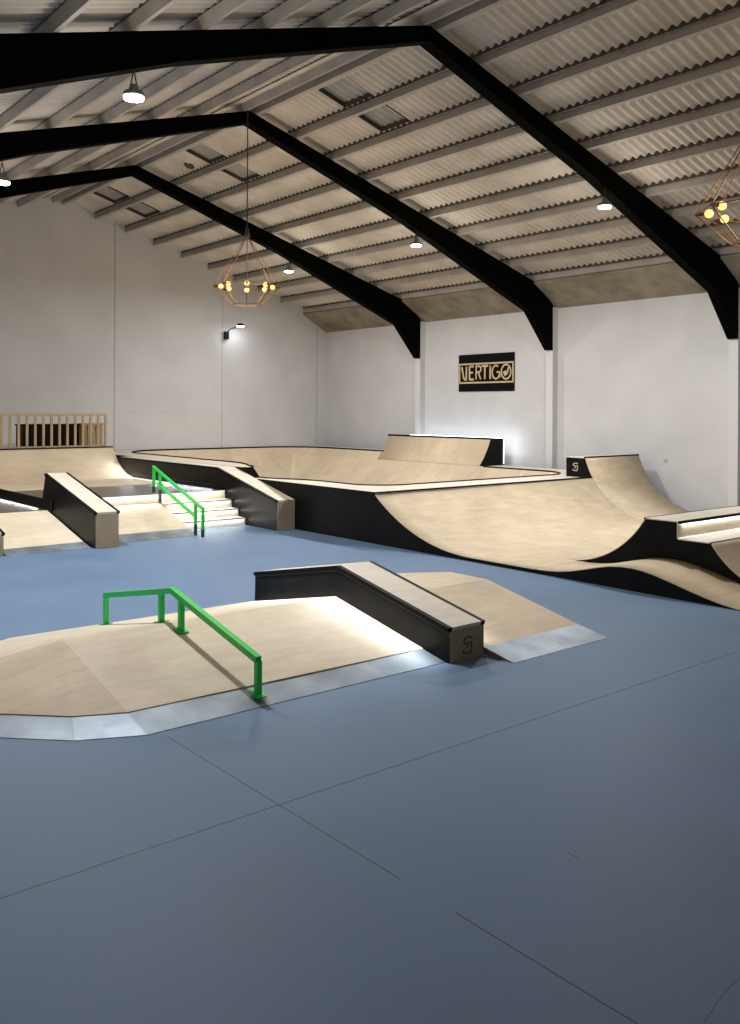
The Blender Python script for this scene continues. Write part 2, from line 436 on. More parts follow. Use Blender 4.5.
# high-bay lamps
def high_bay(x, y, z):
    t = thing('high_bay_lamp', '', 'ceiling lamp', (x, y, z), 'white LED lamps under the frames')
    link_mesh('lamp_housing', lathe(NB(), [(0, .14), (.05, .14), (.065, .06), (.12, .05), (.14, .0), (.135, -.01), (0, -.01)], (x, y, z), 24), M['lampgrey'], t, True)
    link_mesh('lens', lathe(NB(), [(0, -.012), (.125, -.012), (.12, -.04), (0, -.05)], (x, y, z), 24), M['lens'], t, True)
    bm = NB()
    tube(bm, [(x-.04, y, z+.14), (x, y, z+.33)], .008, 6); tube(bm, [(x+.04, y, z+.14), (x, y, z+.33)], .008, 6)
    link_mesh('hanger', bm, M['cord'], t)
    return t
HB = [(14.62, F1, 6.50, 'white LED lamp under the nearest frame, at its right half near the wall'),
      (14.62, F2, 6.50, 'white LED lamp under the middle frame, above the black and gold wall sign'),
      (14.62, F3, 6.50, 'white LED lamp under the farthest frame, small, above the hanging lamp'),
      (4.84, F1, 6.40, 'white LED lamp under the nearest frame at the upper left of the picture'),
      (4.94, F2, 6.40, 'white LED lamp under the middle frame at the left edge of the picture')]
hb = high_bay(*HB[0][:3]); hb['label'] = HB[0][3]
for x, y, z, l in HB[1:]: dup(hb, (x, y, z), l)
KEY = [330, 270, 260, 355, 315]
for (x, y, z, l), p in zip(HB, KEY):
    area('high_bay_light', (x, y, z-.06), (x, y, 0), .15, .15, p, (.93, .96, 1.0), shape='DISK')
    point('roof_fill_light', (x, y, z-.40), 62, (1, .88, .74), .3)  # warm all-round fill added below each lamp to brighten the roof

point('roof_fill_light', (4.84, F3, 6.05), 60, (1, .88, .74), .3)   # added roof fill without a fixture, at the unseen end of the left row
# chandeliers
def chandelier(cx, cy, ztop, zhub, zring, zlow):
    t = thing('chandelier', '', 'hanging lamp', (cx, cy, zring), 'wire cage chandeliers with round bulbs')
    a0 = -math.radians(31.9)
    ring = [(cx+.68*math.cos(a0+k*PI/4), cy+.68*math.sin(a0+k*PI/4), zring) for k in range(8)]
    low = [(cx+.30*math.cos(a0+k*PI/4), cy+.30*math.sin(a0+k*PI/4), zlow) for k in range(8)]
    bm = NB(); r = .008
    for k in range(8):
        tube(bm, [(cx, cy, zhub), ring[k]], r*.8, 6); tube(bm, [ring[k], low[k]], r, 6)
        tube(bm, [ring[k], ring[(k+1) % 8]], r, 6); tube(bm, [low[k], low[(k+1) % 8]], r, 6)
    tube(bm, [(cx, cy, zhub), (cx, cy, zlow)], r, 6)
    link_mesh('wire_cage', bm, M['copper'], t)
    link_mesh('hub', lathe(NB(), [(0, .16), (.025, .16), (.05, .04), (.06, -.05), (0, -.06)], (cx, cy, zhub), 16), M['cord'], t, True)
    link_mesh('cord', tube(NB(), [(cx, cy, zhub+.1), (cx, cy, ztop)], .012, 6), M['cord'], t)
    for k in range(8):
        d = Vector((math.cos(a0+k*PI/4), math.sin(a0+k*PI/4), 0))
        bm = NB(); bmesh.ops.create_uvsphere(bm, u_segments=16, v_segments=10, radius=.048)
        bm.transform(Matrix.Translation(Vector((cx, cy, zring))+d*.53))
        b = link_mesh('bulb', bm, M['bulb'], t, True)
        link_mesh('socket', tube(NB(), [Vector((cx, cy, zring))+d*.585, Vector((cx, cy, zring))+d*.675], .022, 8), M['copper'], b)
    return t
ch = chandelier(9.80, 15.76, 8.84, 6.10, 5.03, 4.66)
ch['label'] = 'copper wire cage chandelier with glowing bulbs, hanging on a long cord from the roof peak'
dup(ch, (9.88, 4.98, 4.80), 'copper wire cage chandelier cut off by the right edge of the picture').rotation_euler.z = -math.radians(31.6)
point('chandelier_light', (9.80, 15.76, 5.05), 120, (1.0, .66, .34), .4)
point('chandelier_light', (9.88, 4.98, 4.82), 90, (1.0, .66, .34), .4)

# ------------------------------------------------------------------ wall pieces
# sign: left edge is the far edge (large Y)
t = thing('wall_sign', 'black wall sign with gold VERTIGO lettering in a gold border', 'sign', (XR, 18.55, 3.10))
xs = XR-.03
link_mesh('board', box(NB(), xs, 17.42, 3.09, XR-.002, 19.69, 4.23), M['signboard'], t)
O, U, V, Nn = (xs-.001, 19.69, 3.09), (0, -1, 0), (0, 0, 1), (-1, 0, 0)
bd = [(.05, .27), (2.23, .27), (2.23, .845), (.05, .845), (.05, .27)]
link_mesh('border', strokes(NB(), [bd], .05, O, U, V, Nn), M['gold'], t)
def arc(cx, cy, r, a0, a1, n=14, k=1.0): return [(cx+r*math.cos(math.radians(a0+(a1-a0)*i/n)), cy+r*k*math.sin(math.radians(a0+(a1-a0)*i/n))) for i in range(n+1)]
LET = {
 'V': [[(.14, .77), (.22, .42), (.28, .37)], [(.34, .77), (.33, .37), (.28, .37)]],
 'E': [[(.47, .37), (.47, .77)], [(.47, .77), (.65, .77)], [(.47, .58), (.62, .58)], [(.47, .37), (.65, .37)]],
 'R': [[(.75, .37), (.75, .77), (.86, .77)], arc(.86, .68, .09, 90, -90, 8), [(.75, .59), (.86, .59)], [(.84, .59), (.94, .37)]],
 'T': [[(.98, .77), (1.24, .77)], [(1.11, .77), (1.11, .37)]],
 'I': [[(1.33, .77), (1.33, .37)]],
 'G': [arc(1.56, .57, .15, 55, 360, 18, 1.33), [(1.71, .57), (1.59, .57)], [(1.71, .57), (1.71, .40)]],
 'O': [arc(1.96, .57, .185, 0, 360, 28, 1.15)],
}
for k, L in LET.items():
    link_mesh('letter', strokes(NB(), L, .05 if k in 'GOR' else .06, O, U, V, Nn), M['gold'], t)
link_mesh('emblem', strokes(NB(), [[(1.86, .57), (1.93, .47), (1.99, .53), (2.06, .70)], [(1.91, .60), (1.95, .52)], [(1.97, .49), (2.05, .60)]], .055, O, U, V, Nn, .008), M['gold'], t)

# wall lamp on the back wall
t = thing('wall_lamp', 'small black arm lamp with a lit head mounted high on the back wall', 'wall lamp', (15.72, YG, 5.0))
link_mesh('mount_box', box(NB(), 15.65, YG-.12, 4.90, 15.80, YG-.002, 5.16), M['coping'], t)
link_mesh('arm', tube(NB(), [(15.76, YG-.08, 5.14), (15.82, YG-.14, 5.24), (15.92, YG-.25, 5.29), (16.02, YG-.40, 5.38)], .018, 8), M['coping'], t, True)
link_mesh('lamp_head', lathe(NB(), [(0, .06), (.08, .055), (.14, .01), (.15, -.03), (.13, -.03), (0, .0)], (16.02, YG-.5, 5.37), 20), M['coping'], t, True)
link_mesh('lens', lathe(NB(), [(0, -.004), (.125, -.034), (.11, -.06), (0, -.07)], (16.02, YG-.5, 5.37), 20), M['lens'], t, True)
area('wall_lamp_light', (16.02, YG-.5, 5.29), (15.9, YG-.2, 2.0), .22, .22, 4, (.86, .92, 1.0), shape='DISK')
# socket on the right wall
t = thing('wall_socket', 'tiny grey socket on the right wall above the quarter pipe', 'socket', (XR, 12.46, 1.27))
link_mesh('cover_plate', box(NB(), XR-.012, 12.40, 1.23, XR-.001, 12.52, 1.35), M['wall'], t)
link_mesh('outlet', box(NB(), XR-.02, 12.43, 1.25, XR-.0125, 12.49, 1.31), M['grey'], t)

# ------------------------------------------------------------------ ledges
def ledge(name, label, cat, x0, x1, top, bot, side_mat='gloss', logo=False, left_led=None, right_led=None, base=None):
    """top: (y,z) from near end to far end; bot: (y,z) points under it near to far"""
    t = thing(name, label, cat, base or ((x0+x1)/2, top[0][0], 0))
    cap = .045
    tl = off2(top, -cap)     # below the top surface
    prof = tl + bot[::-1]
    link_mesh('side_panel', prism(NB(), prof, x0, x1), M[side_mat], t)
    # wooden top between two steel edges
    inn = off2(top, -.044)
    link_mesh('top_panel', slab(NB(), off2(top, -.001), .043, x0+.035, x1-.035, side=-1), M['wood_pale'], t)
    for a, b in ((x0-.022, x0+.034), (x1-.034, x1+.022)):
        link_mesh('steel_edge', slab(NB(), top, .044, a, b, side=-1), M['coping'], t)
    y0, z0 = tl[0]; zb = bot[0][1]
    e = link_mesh('end_panel', box(NB(), x0+.004, y0-.014, zb+.003, x1-.004, y0-.001, z0-.001), M['wood_end'], t)
    if logo:
        s = .16
        link_mesh('logo', strokes(NB(), logo_lines(s), .011, ((x0+x1)/2-.06, y0-.0142, (z0+zb)/2-.09), (1, 0, 0), (0, 0, 1), (0, -1, 0), .003), M['logo'], e)
    for led, xx, sx in ((left_led, x0-.008, -1), (right_led, x1+.008, 1)):
        if not led: continue
        pts = [p for p in off2(top, -.053)]
        link_mesh('led_strip', slab(NB(), pts, .006, xx-.005, xx+.005, side=-1), M['led_off'], t)
        for (ya, za), (yb, zb2) in zip(pts[:-1], pts[1:]):
            d = Vector((0, yb-ya, zb2-za)); mid = Vector((xx+sx*.012, (ya+yb)/2, (za+zb2)/2-.012))
            dn = Vector((sx*.6, 0, -1)); du = d.normalized(); dn = dn-du*dn.dot(du)
            area('led_light', mid, mid+dn, d.length*.94, .012, led*d.length, (.9, .95, 1.0), xdir=d, spread=130)
    return t
# front ledge over the pyramid
ledge('skate_ledge', 'kinked black sided ledge with wooden top crossing the front ramp, logo on its end', 'skate ledge',
      6.25, 6.735, [(6.26, .355), (8.06, .725), (9.82, .40)], [(6.26, 0.002), (6.4, .002), (8.10, .355), (9.80, .03), (9.82, .03)],
      logo=True, left_led=4.2, right_led=1.8)
# big hubba at the far left
ledge('hubba_ledge', 'tall sloping black ledge with wooden top and end, far left between two banks', 'skate ledge',
      6.432, 6.87, [(15.37, .645), (17.86, 1.205)], [(15.37, .002), (17.43, .002), (17.43, .70), (18.02, .70)], left_led=1.2)
# left-most ledge, mostly off frame
ledge('hubba_ledge', 'sloping ledge with wooden end cut off by the left edge of the picture', 'skate ledge',
      4.48, 4.91, [(15.58, .385), (17.55, .83)], [(15.58, .002), (15.62, .002), (17.58, .49), (17.7, .49)], left_led=None)
# hubba beside the stairs: slope and long flat
def stair_hubba():
    t = thing('hubba_ledge', 'long black ledge with pale top running down beside the lit stairs', 'skate ledge', (10.5, 15.38, 0))
    x0, x1 = 10.31, 10.748
    top = [(15.37, .625), (17.80, 1.185), (23.10, 1.195)]
    body = off2(top, -.045)
    bot = [(15.37, .002), (17.30, .002), (17.30, .002), (23.10, .002)]
    link_mesh('side_panel', prism(NB(), [*body, (23.10, .60), (21.95, .60), (21.95, .002), (15.37, .002)], x0, x1), M['gloss'], t)
    bm = NB()
    slab(bm, off2(top, -.001), .043, x0+.034, x1, side=-1)
    link_mesh('top_panel', bm, M['wood_pale'], t)
    link_mesh('steel_edge', slab(NB(), top, .044, x0-.022, x0+.033, side=-1), M['coping'], t)
    e = link_mesh('end_panel', box(NB(), x0+.004, 15.355, .004, x1-.002, 15.369, .585), M['wood_end'], t)
    bm = NB()   # darker bevelled cheek along the lower right edge
    face(bm, [(x1+.004, 15.36, .60), (x1+.004, 17.0, .93), (x1-.17, 15.36, .632)])
    face(bm, [(x1+.004, 15.36, .60), (x1-.17, 15.36, .632), (x1-.17, 15.36, .58), (x1+.004, 15.36, .58)])
    link_mesh('bevel_panel', bm, M['wood_end'], t)
    # led under the flat section
    link_mesh('led_strip', box(NB(), x0-.010, 17.95, .775, x0-.002, 22.3, .782), M['led_off'], t)
    area('led_light', (x0-.02, 22.5, .97), (x0-.42, 22.5+.11, .97-.25), .9, .012, 4.5, (.9, .95, 1), xdir=(0, 1, .44))
    area('led_light', (x0-.02, 20.2, .79), (x0-.5, 20.2, .45), 4.4, .012, 9, (.9, .95, 1), xdir=(0, 1, 0))
    return t
stair_hubba()

# ------------------------------------------------------------------ front pyramid
def funbox():
    t = thing('pyramid_ramp', 'low birch pyramid ramp with steel front strip under the green rail in front', 'skate ramp', (4.5, 8.1, 0))
    A = (3.08, 8.10, .37); B = (6.245, 8.10, .355)
    o = .30
    P0 = (6.245, 6.32, 0); P1 = (3.07, 6.34, 0); P2 = (2.60, 6.57, 0); P3 = (2.18, 6.99, 0); P4 = (1.30, 7.87, 0); P5 = (1.2, 8.55, 0); P6 = (1.55, 9.1, 0); P7 = (3.20, 9.93, 0); P8 = (6.245, 9.88, 0)
    def lerp(a, b, f): return tuple(a[i]+(b[i]-a[i])*f for i in range(3))
    def panel(pts, mat, name, dz=0.0):
        bm = NB()
        top = [bm.verts.new((p[0], p[1], p[2]+.012+dz)) for p in pts]; lo = [bm.verts.new((p[0], p[1], max(p[2]-.004, .0005))) for p in pts]
        bm.faces.new(top); bm.faces.new(lo[::-1])
        n = len(pts)
        for i in range(n): bm.faces.new((top[i], top[(i+1) % n], lo[(i+1) % n], lo[i]))
        return link_mesh(name, bm, mat, t)
    # inner edge of the steel strip, on each facet
    I0 = (6.245, 6.64, .064); I1 = lerp(P1, A, .20); I2 = lerp(P2, A, .20); I3 = lerp(P3, A, .20); I4 = lerp(P4, A, .20)
    panel([I0, B, A, I1], M['wood'], 'front_panel')
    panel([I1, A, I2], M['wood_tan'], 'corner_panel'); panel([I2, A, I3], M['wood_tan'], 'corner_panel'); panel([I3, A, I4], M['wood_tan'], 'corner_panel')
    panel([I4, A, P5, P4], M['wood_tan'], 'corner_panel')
    panel([P5, A, P6], M['wood'], 'side_panel'); panel([P6, A, P7], M['wood'], 'side_panel')
    panel([P7, A, B, P8], M['wood'], 'back_panel')
    xs = [6.245, 5.2, 4.0]
    for a, b, c, d in ((P0, (4.6, 6.335, 0), (4.6, 6.648, .063), I0), ((4.6, 6.335, 0), P1, I1, (4.6, 6.648, .063)), (P1, P2, I2, I1), (P2, P3, I3, I2), (P3, P4, I4, I3)):
        panel([a, b, c, d], M['steel'], 'steel_strip', -.007)
    return t
funbox()
# right bank with flat top
def right_bank():
    t = thing('bank_ramp', 'small birch bank ramp with flat top to the right of the front kinked ledge', 'skate ramp', (7.5, 7.3, 0))
    x0, x1 = 6.765, 8.32
    zr = .38; sl = zr/(7.68-5.92)
    # body
    bm = NB()
    pl = [(x0, 7.68), (x1, 7.68), (x1, 8.33), (x0, 9.25)]
    prof_l = [(x0, 5.93, .001), (x0, 7.68, zr-.012), (x0, 9.25, zr-.012), (x0, 9.35, .001)]
    prof_r = [(x1, 5.93, .001), (x1, 7.68, zr-.012), (x1, 8.33, zr-.012), (x1, 8.43, .001)]
    a = [bm.verts.new(p) for p in prof_l]; b = [bm.verts.new(p) for p in prof_r]
    bm.faces.new(a); bm.faces.new(b[::-1])
    for i in range(4): bm.faces.new((a[i], b[i], b[(i+1) % 4], a[(i+1) % 4]))
    link_mesh('side_panel', bm, M['wood_end'], t)
    yi = 6.28
    link_mesh('ramp_panel', slab(NB(), [(yi, sl*(yi-5.92)), (7.68, zr)], .012, x0-.004, x1+.004, side=-1), M['wood_tan'], t)
    link_mesh('flat_panel', prism(NB(), [(x0-.004, 7.682), (x1+.004, 7.682), (x1+.004, 8.34), (x0-.004, 9.26)], zr-.011, zr, 'z'), M['wood_tan'], t)
    ym = (x0+x1)/2+.1
    for a, b in ((x0-.004, ym-.002), (ym+.002, x1+.004)):
        link_mesh('steel_strip', slab(NB(), [(5.88, .003), (yi-.002, sl*(yi-5.92)+.001)], .004, a, b, side=-1), M['steel'], t)
right_bank()

# green rails (square tube)
def sq_tube(pts, w, x):   # mitred in the plane X=x
    return slab(NB(), off2(pts, -w/2), w, x-w/2, x+w/2)
def post(parent, x, y, z0, z1, w, foot=0, plate=.14, slope=0):
    if foot:
        p = link_mesh('post', box(NB(), x-w/2, y-w/2, z0+foot, x+w/2, y+w/2, z1), M['green'], parent)
        link_mesh('post_foot', box(NB(), x-w/2, y-w/2, z0+.003, x+w/2, y+w/2, z0+foot), M['dark_foot'], p, label='bare dark steel foot')
    else:
        p = link_mesh('post', box(NB(), x-w/2, y-w/2, z0+.004, x+w/2, y+w/2, z1), M['green'], parent)
        b = plate/2
        link_mesh('base_plate', slab(NB(), [(y-b, z0-b*slope+.003), (y+b, z0+b*slope+.003)], .010, x-.05, x+.05), M['green'], p)
t = thing('grind_rail', 'bright green kinked grind rail standing on the front pyramid ramp', 'grind rail', (4.17, 8.1, .36))
rp = [(6.49, .355), (8.06, .70), (9.68, .39)]
link_mesh('rail_bar', sq_tube(rp, .058, 4.17), M['green'], t)
def on(y): return .37-.205*abs(y-8.10)+.010
for y, s in ((6.495, .2), (7.88, .2), (8.30, -.2), (9.66, -.2)):
    zt = (.355+(.70-.355)*(y-6.49)/(8.06-6.49)) if y < 8.06 else .70+(.39-.70)*(y-8.06)/(9.68-8.06)
    post(t, 4.17, y, on(y) if y > 6.6 else .052, zt-.01, .05, slope=s)
t = thing('hand_rail', 'bright green double handrail running down beside the lit stairs', 'handrail', (8.66, 16.5, 0))
w = .05
link_mesh('top_bar', sq_tube([(15.47, .545), (17.65, 1.27)], w, 8.66), M['green'], t)
link_mesh('middle_bar', sq_tube([(15.82, .385), (17.29, .87)], w, 8.66), M['green'], t)
for y, z0, z1, f in ((15.50, 0, .53, .16), (15.79, 0, .63, .22), (17.33, .50, 1.14, .30), (17.62, .71, 1.23, .14)):
    post(t, 8.66, y, z0, z1, w, foot=f)

# ------------------------------------------------------------------ street platform, banks and stairs
def platforms():
    t = thing('street_platform', 'raised platform with dark brown front and birch floor behind the stairs', 'platform', (8.5, 17.5, 0))
    x0, x1 = 6.45, 10.305
    link_mesh('dark_deck', box(NB(), x0, 17.47, .60, x1, 19.95, .69), M['brown'], t, label='dark brown deck sheet')
    link_mesh('birch_deck', box(NB(), x0, 19.952, .60, x1, 21.96, .692), M['wood'], t)
    r = link_mesh('lit_riser', box(NB(), 6.90, 17.445, .512, x1-.002, 17.468, .688), M['wood_pale'], t)
    link_mesh('led_strip', box(NB(), 6.92, 17.425, .678, x1-.01, 17.444, .686), M['led'], r)
    area('led_light', (8.55, 17.418, .676), (8.55, 17.34, .50), 3.4, .012, 7, (1, .97, .93), xdir=(1, 0, 0))
    link_mesh('body', box(NB(), x0, 17.47, .002, x1, 21.96, .598), M['black'], t)
    s = link_mesh('side_wall', box(NB(), 6.412, 17.44, .49, 6.428, 21.9, .70), M['gloss'], t, label='low black side wall with light under it')
    link_mesh('led_strip', box(NB(), 6.406, 18.15, .494, 6.4115, 21.8, .500), M['led_off'], s)
    area('led_light', (6.40, 19.9, .512), (6.0, 19.9, .45), 3.4, .012, 5, (.9, .95, 1), xdir=(0, 1, 0))
platforms()
t = thing('street_platform', 'lower brown platform at the left edge behind the left bank ramp', 'platform', (5, 18.0, 0))
link_mesh('dark_deck', box(NB(), 3.0, 17.72, .40, 6.405, 21.96, .484), M['brown'], t)
link_mesh('body', box(NB(), 3.0, 17.72, .002, 6.405, 21.96, .398), M['black'], t)
def bank(label, x0, x1, y0, y1, z1, loc):
    t = thing('bank_ramp', label, 'skate ramp', loc)
    link_mesh('body', prism(NB(), [(y0+.02, .001), (y1, z1-.014), (y1, .001)], x0, x1), M['wood_end'], t)
    sl = z1/(y1-y0); yi = y0+.34
    link_mesh('ramp_panel', slab(NB(), [(yi, sl*(yi-y0)), (y1, z1)], .012, x0-.0005, x1+.0005, side=-1), M['wood'], t)
    link_mesh('steel_strip', slab(NB(), [(y0-.02, .003), (yi-.002, sl*(yi-y0)+.001)], .004, x0, x1, side=-1), M['steel'], t)
bank('birch bank ramp between the far left ledge and the lit stairs', 6.90, 8.70, 15.78, 17.43, .508, (7.7, 16.6, 0))
bank('birch bank ramp at the left edge, left of the tall sloping ledge', 4.935, 6.405, 15.50, 17.69, .485, (5.7, 16.6, 0))
t = thing('stair_set', 'pale lit wooden stairs of four risers beside the green handrail', 'stairs', (9.5, 16.58, 0))
x0, x1 = 8.72, 10.30
for k, (y, z) in enumerate(((16.58, .165), (16.87, .335), (17.145, .51))):
    yb = (16.87, 17.145, 17.44)[k]
    s = link_mesh('step', box(NB(), x0, y, .002, x1, yb-.002, z-.022), M['wood_pale'], t)
    link_mesh('tread', box(NB(), x0, y-.022, z-.020, x1, yb-.002, z), M['wood_pale'], s)
    link_mesh('nosing', box(NB(), x0, y-.026, z-.012, x1, y-.0225, z+.002), M['coping'], s)
    link_mesh('led_strip', box(NB(), x0+.02, y-.016, z-.030, x1-.02, y-.002, z-.023), M['led'], s)
    area('led_light', (9.5, y-.012, z-.034), (9.5, y-.08, z-.17), 1.5, .012, 4.5, (1, .97, .93), xdir=(1, 0, 0))

# ------------------------------------------------------------------ back quarter pipe with fence
def arcprof(y_flat, z_flat, r, z_top, n=18, sgn=1):
    """transition rising in +y (sgn=1) or -y (sgn=-1)"""
    a1 = math.acos(max(-1, 1-(z_top-z_flat)/r))
    return [(y_flat+sgn*r*math.sin(a1*i/n), z_flat+r*(1-math.cos(a1*i/n))) for i in range(n+1)]
t = thing('quarter_pipe', 'birch quarter pipe against the back wall under the wooden fence', 'skate ramp', (7, 22.0, 0))
pr = arcprof(22.0, .69, 1.8, 1.45)
x0, x1 = 3.0, 10.305
yc = pr[-1][0]
link_mesh('body', prism(NB(), [(p[0], p[1]-.016) for p in pr]+[(26.6, 1.434), (26.6, .002), (22.0, .002)], x0, x1), M['black'], t)
link_mesh('riding_surface', slab(NB(), pr, .014, x0, x1, side=-1), M['wood_bowl'], t, True)
link_mesh('deck', box(NB(), x0, yc+.03, 1.436, x1, 26.6, 1.45), M['wood_pale'], t)
link_mesh('coping', tube(NB(), [(x0, yc+.01, 1.447), (x1, yc+.01, 1.447)], .026, 10), M['coping'], t, True)
# fence
t = thing('timber_fence', 'pale timber railing with upright slats on the back quarter pipe deck', 'fence', (8.5, yc+.09, 1.45))
fy = yc+.09
link_mesh('top_rail', box(NB(), 4.0, fy-.03, 2.31, 10.17, fy+.05, 2.36), M['pine'], t)
link_mesh('bottom_rail', box(NB(), 4.0, fy-.02, 1.453, 10.17, fy+.04, 1.51), M['pine'], t)
for k in range(29):
    x = 10.135-.2135*k
    if x < 4.1: break
    link_mesh('slat', box(NB(), x-.03, fy-.02, 1.511, x+.03, fy+.02, 2.309), M['pine'], t)
t = thing('stage_cabinet', 'black cabinet standing behind the timber railing on the back deck', 'cabinet', (8.8, 24.2, 1.45))
link_mesh('cabinet_body', box(NB(), 8.06, 24.03, 1.452, 9.57, 24.6, 2.04), M['black'], t)
link_mesh('cabinet_top', box(NB(), 8.03, 24.0, 2.041, 9.585, 24.63, 2.08), M['coping'], t)
for k in range(3):
    link_mesh('cabinet_door', box(NB(), 8.075+.5*k, 24.012, 1.47, 8.555+.5*k, 24.029, 2.02), M['gloss'], t)
t = thing('slatted_crate', 'brown wooden slatted crate right of the black cabinet behind the railing', 'crate', (9.97, 23.95, 1.45))
link_mesh('crate_top', box(NB(), 9.60, 23.80, 2.06, 10.30, 24.24, 2.10), M['pine'], t)
link_mesh('crate_back', box(NB(), 9.62, 24.20, 1.455, 10.28, 24.22, 2.058), M['pine'], t)
for k in range(6):
    link_mesh('crate_slat', box(NB(), 9.62+.118*k, 23.815, 1.453, 9.695+.118*k, 23.84, 2.058), M['pine'], t)

# ------------------------------------------------------------------ bowl
BZ, BR, RIM, HI = .05, 2.6, .93, 1.19
RECT = (11.75, 13.95, 18.45, 26.05)
RAD = dict(nl=.8, fl=1.5, fr=1.5, nr=1.1)
def D(z): return math.sqrt(max(0, BR*BR-(BR-(z-BZ))**2))
NS, NC = 40, 14
def loop(d, z):
    """rim line offset inwards by d; order: left side near->far, corner, back, corner, right side far->near, corner, front, corner"""
    x0, y0, x1, y1 = RECT[0]+d, RECT[1]+d, RECT[2]-d, RECT[3]-d
    R = {k: max(.03, v-d) for k, v in RAD.items()}
    P = []
    def side(a, b, n): return [(a[0]+(b[0]-a[0])*i/n, a[1]+(b[1]-a[1])*i/n) for i in range(n)]
    def corner(cx, cy, r, a0): return [(cx+r*math.cos(math.radians(a0-90*i/NC)), cy+r*math.sin(math.radians(a0-90*i/NC))) for i in range(NC)]
    def bulge(p):
        g = math.exp(-((p[1]-17.35)/.9)**2)*max(0, 1-d/1.6) if d > 0 else math.exp(-((p[1]-17.35)/.9)**2)
        return (p[0]-.52*g, p[1])
    P += [bulge(p) for p in side((x0, y0+R['nl']), (x0, y1-R['fl']), NS)]
    P += corner(x0+R['fl'], y1-R['fl'], R['fl'], 180)
    P += side((x0+R['fl'], y1), (x1-R['fr'], y1), NS)
    P += corner(x1-R['fr'], y1-R['fr'], R['fr'], 90)
    P += side((x1, y1-R['fr']), (x1, y0+R['nr']), NS)
    P += corner(x1-R['nr'], y0+R['nr'], R['nr'], 0)
    P += side((x1-R['nr'], y0), (x0+R['nl'], y0), NS)
    P += corner(x0+R['nl'], y0+R['nl'], R['nl'], -90)
    return [Vector((p[0], p[1], z)) for p in P]
def rows_for(zs): return [loop(D(RIM)-D(z), z) for z in zs]
bt = thing('skate_bowl', 'large birch bowl with black outer wall and rounded rim in front of the right wall', 'skate bowl', (15, 19, 0))
bm = NB()
nz = 14
zs = [BZ+(RIM-BZ)*(1-math.cos(PI/2*i/nz)) for i in range(nz+1)]
zs[0] = BZ
rows = [[bm.verts.new(p) for p in r] for r in rows_for(zs)]
n = len(rows[0])
for a, b in zip(rows[:-1], rows[1:]):
    for k in range(n): bm.faces.new((a[k], a[(k+1) % n], b[(k+1) % n], b[k]))
bm.faces.new(rows[0])
def tint_panels(o, per=5):
    """each ply sheet of the transition gets a tone of its own (read by the material)"""
    at = o.data.attributes.new('tint', 'FLOAT', 'FACE')
    for i, p in enumerate(o.data.polygons):
        k = (i % n)//per
        v = (math.sin(k*12.9898)*43758.5453) % 1.0
        edge = .045 if (i % n) % per == 0 else 0
        at.data[i].value = (v-.5)*.26+edge
bs = link_mesh('bowl_surface', bm, M['wood_bowl'], bt, True)
tint_panels(bs)
base = loop(0, RIM)
# which samples carry the higher rim: left side beyond y=17.3, the whole back, right side beyond y=22.15
hi_idx = [k for k in range(n) if (k < NS+NC+NS+NC and base[k].y > 17.30) or (NS+NC+NS+NC <= k < 3*NS+2*NC and base[k].y > 21.6)]
hi_idx = [k for k in hi_idx if not (2*NS+2*NC <= k < 3*NS+2*NC and base[k].y <= 21.6)]
bm = NB()
zz = [RIM+(HI-RIM)*i/4 for i in range(5)]
rr = [[loop(D(RIM)-D(z), z)[k] for k in hi_idx] for z in zz]
vv = [[bm.verts.new(p) for p in r] for r in rr]
for a, b in zip(vv[:-1], vv[1:]):
    for k in range(len(a)-1): bm.faces.new((a[k], a[k+1], b[k+1], b[k]))
link_mesh('upper_wall', bm, M['wood_bowl'], bt, True)
# decks
OX0, OY0, OX1, OY1 = 10.765, 12.735, 19.45, 26.60
cor = {'fl': (RECT[0]+RAD['fl'], RECT[3]-RAD['fl'], OX0, OY1), 'fr': (RECT[2]-RAD['fr'], RECT[3]-RAD['fr'], OX1, OY1),
       'nr': (RECT[2]-RAD['nr'], RECT[1]+RAD['nr'], OX1, OY0), 'nl': (RECT[0]+RAD['nl'], RECT[1]+RAD['nl'], OX0, OY0)}
def outer(k):
    p = base[k]
    seq = [('L', NS), ('fl', NC), ('B', NS), ('fr', NC), ('R', NS), ('nr', NC), ('F', NS), ('nl', NC)]
    i = k
    for nm, c in seq:
        if i < c: break
        i -= c
    if nm == 'L': return Vector((OX0, p.y, 0))
    if nm == 'B': return Vector((p.x, OY1, 0))
    if nm == 'R': return Vector((OX1, p.y, 0))
    if nm == 'F': return Vector((p.x, OY0, 0))
    cx, cy, ox, oy = cor[nm]
    if i == 0: return outer_side(nm, p, True)
    if i == NC//2: return Vector((ox, oy, 0))
    # move along the rectangle edge towards / away from the corner
    first = i < NC//2
    f = i/(NC/2) if first else (NC-i)/(NC/2)
    if nm in ('fl', 'nr'):
        return Vector((ox, cy+(oy-cy)*f, 0)) if first else Vector((cx+(ox-cx)*f, oy, 0))
    return Vector((cx+(ox-cx)*f, oy, 0)) if first else Vector((ox, cy+(oy-cy)*f, 0))
def outer_side(nm, p, first):
    cx, cy, ox, oy = cor[nm]
    return Vector((ox, cy, 0)) if nm in ('fl', 'nr') else Vector((cx, oy, 0))
OUT = [outer(k) for k in range(n)]
bm = NB()
a = [bm.verts.new(p) for p in base]; b = [bm.verts.new((p.x, p.y, RIM)) for p in OUT]
for k in range(n): bm.faces.new((a[k], b[k], b[(k+1) % n], a[(k+1) % n]))
link_mesh('deck', bm, M['wood_pale'], bt)
hib = loop(D(RIM)-D(HI), HI)
bm = NB()
a = [bm.verts.new(hib[k]) for k in hi_idx]; b = [bm.verts.new((OUT[k].x if OUT[k].x > OX0+.01 else 10.754, OUT[k].y, HI)) for k in hi_idx]
for k in range(len(a)-1): bm.faces.new((a[k], b[k], b[k+1], a[k+1]))
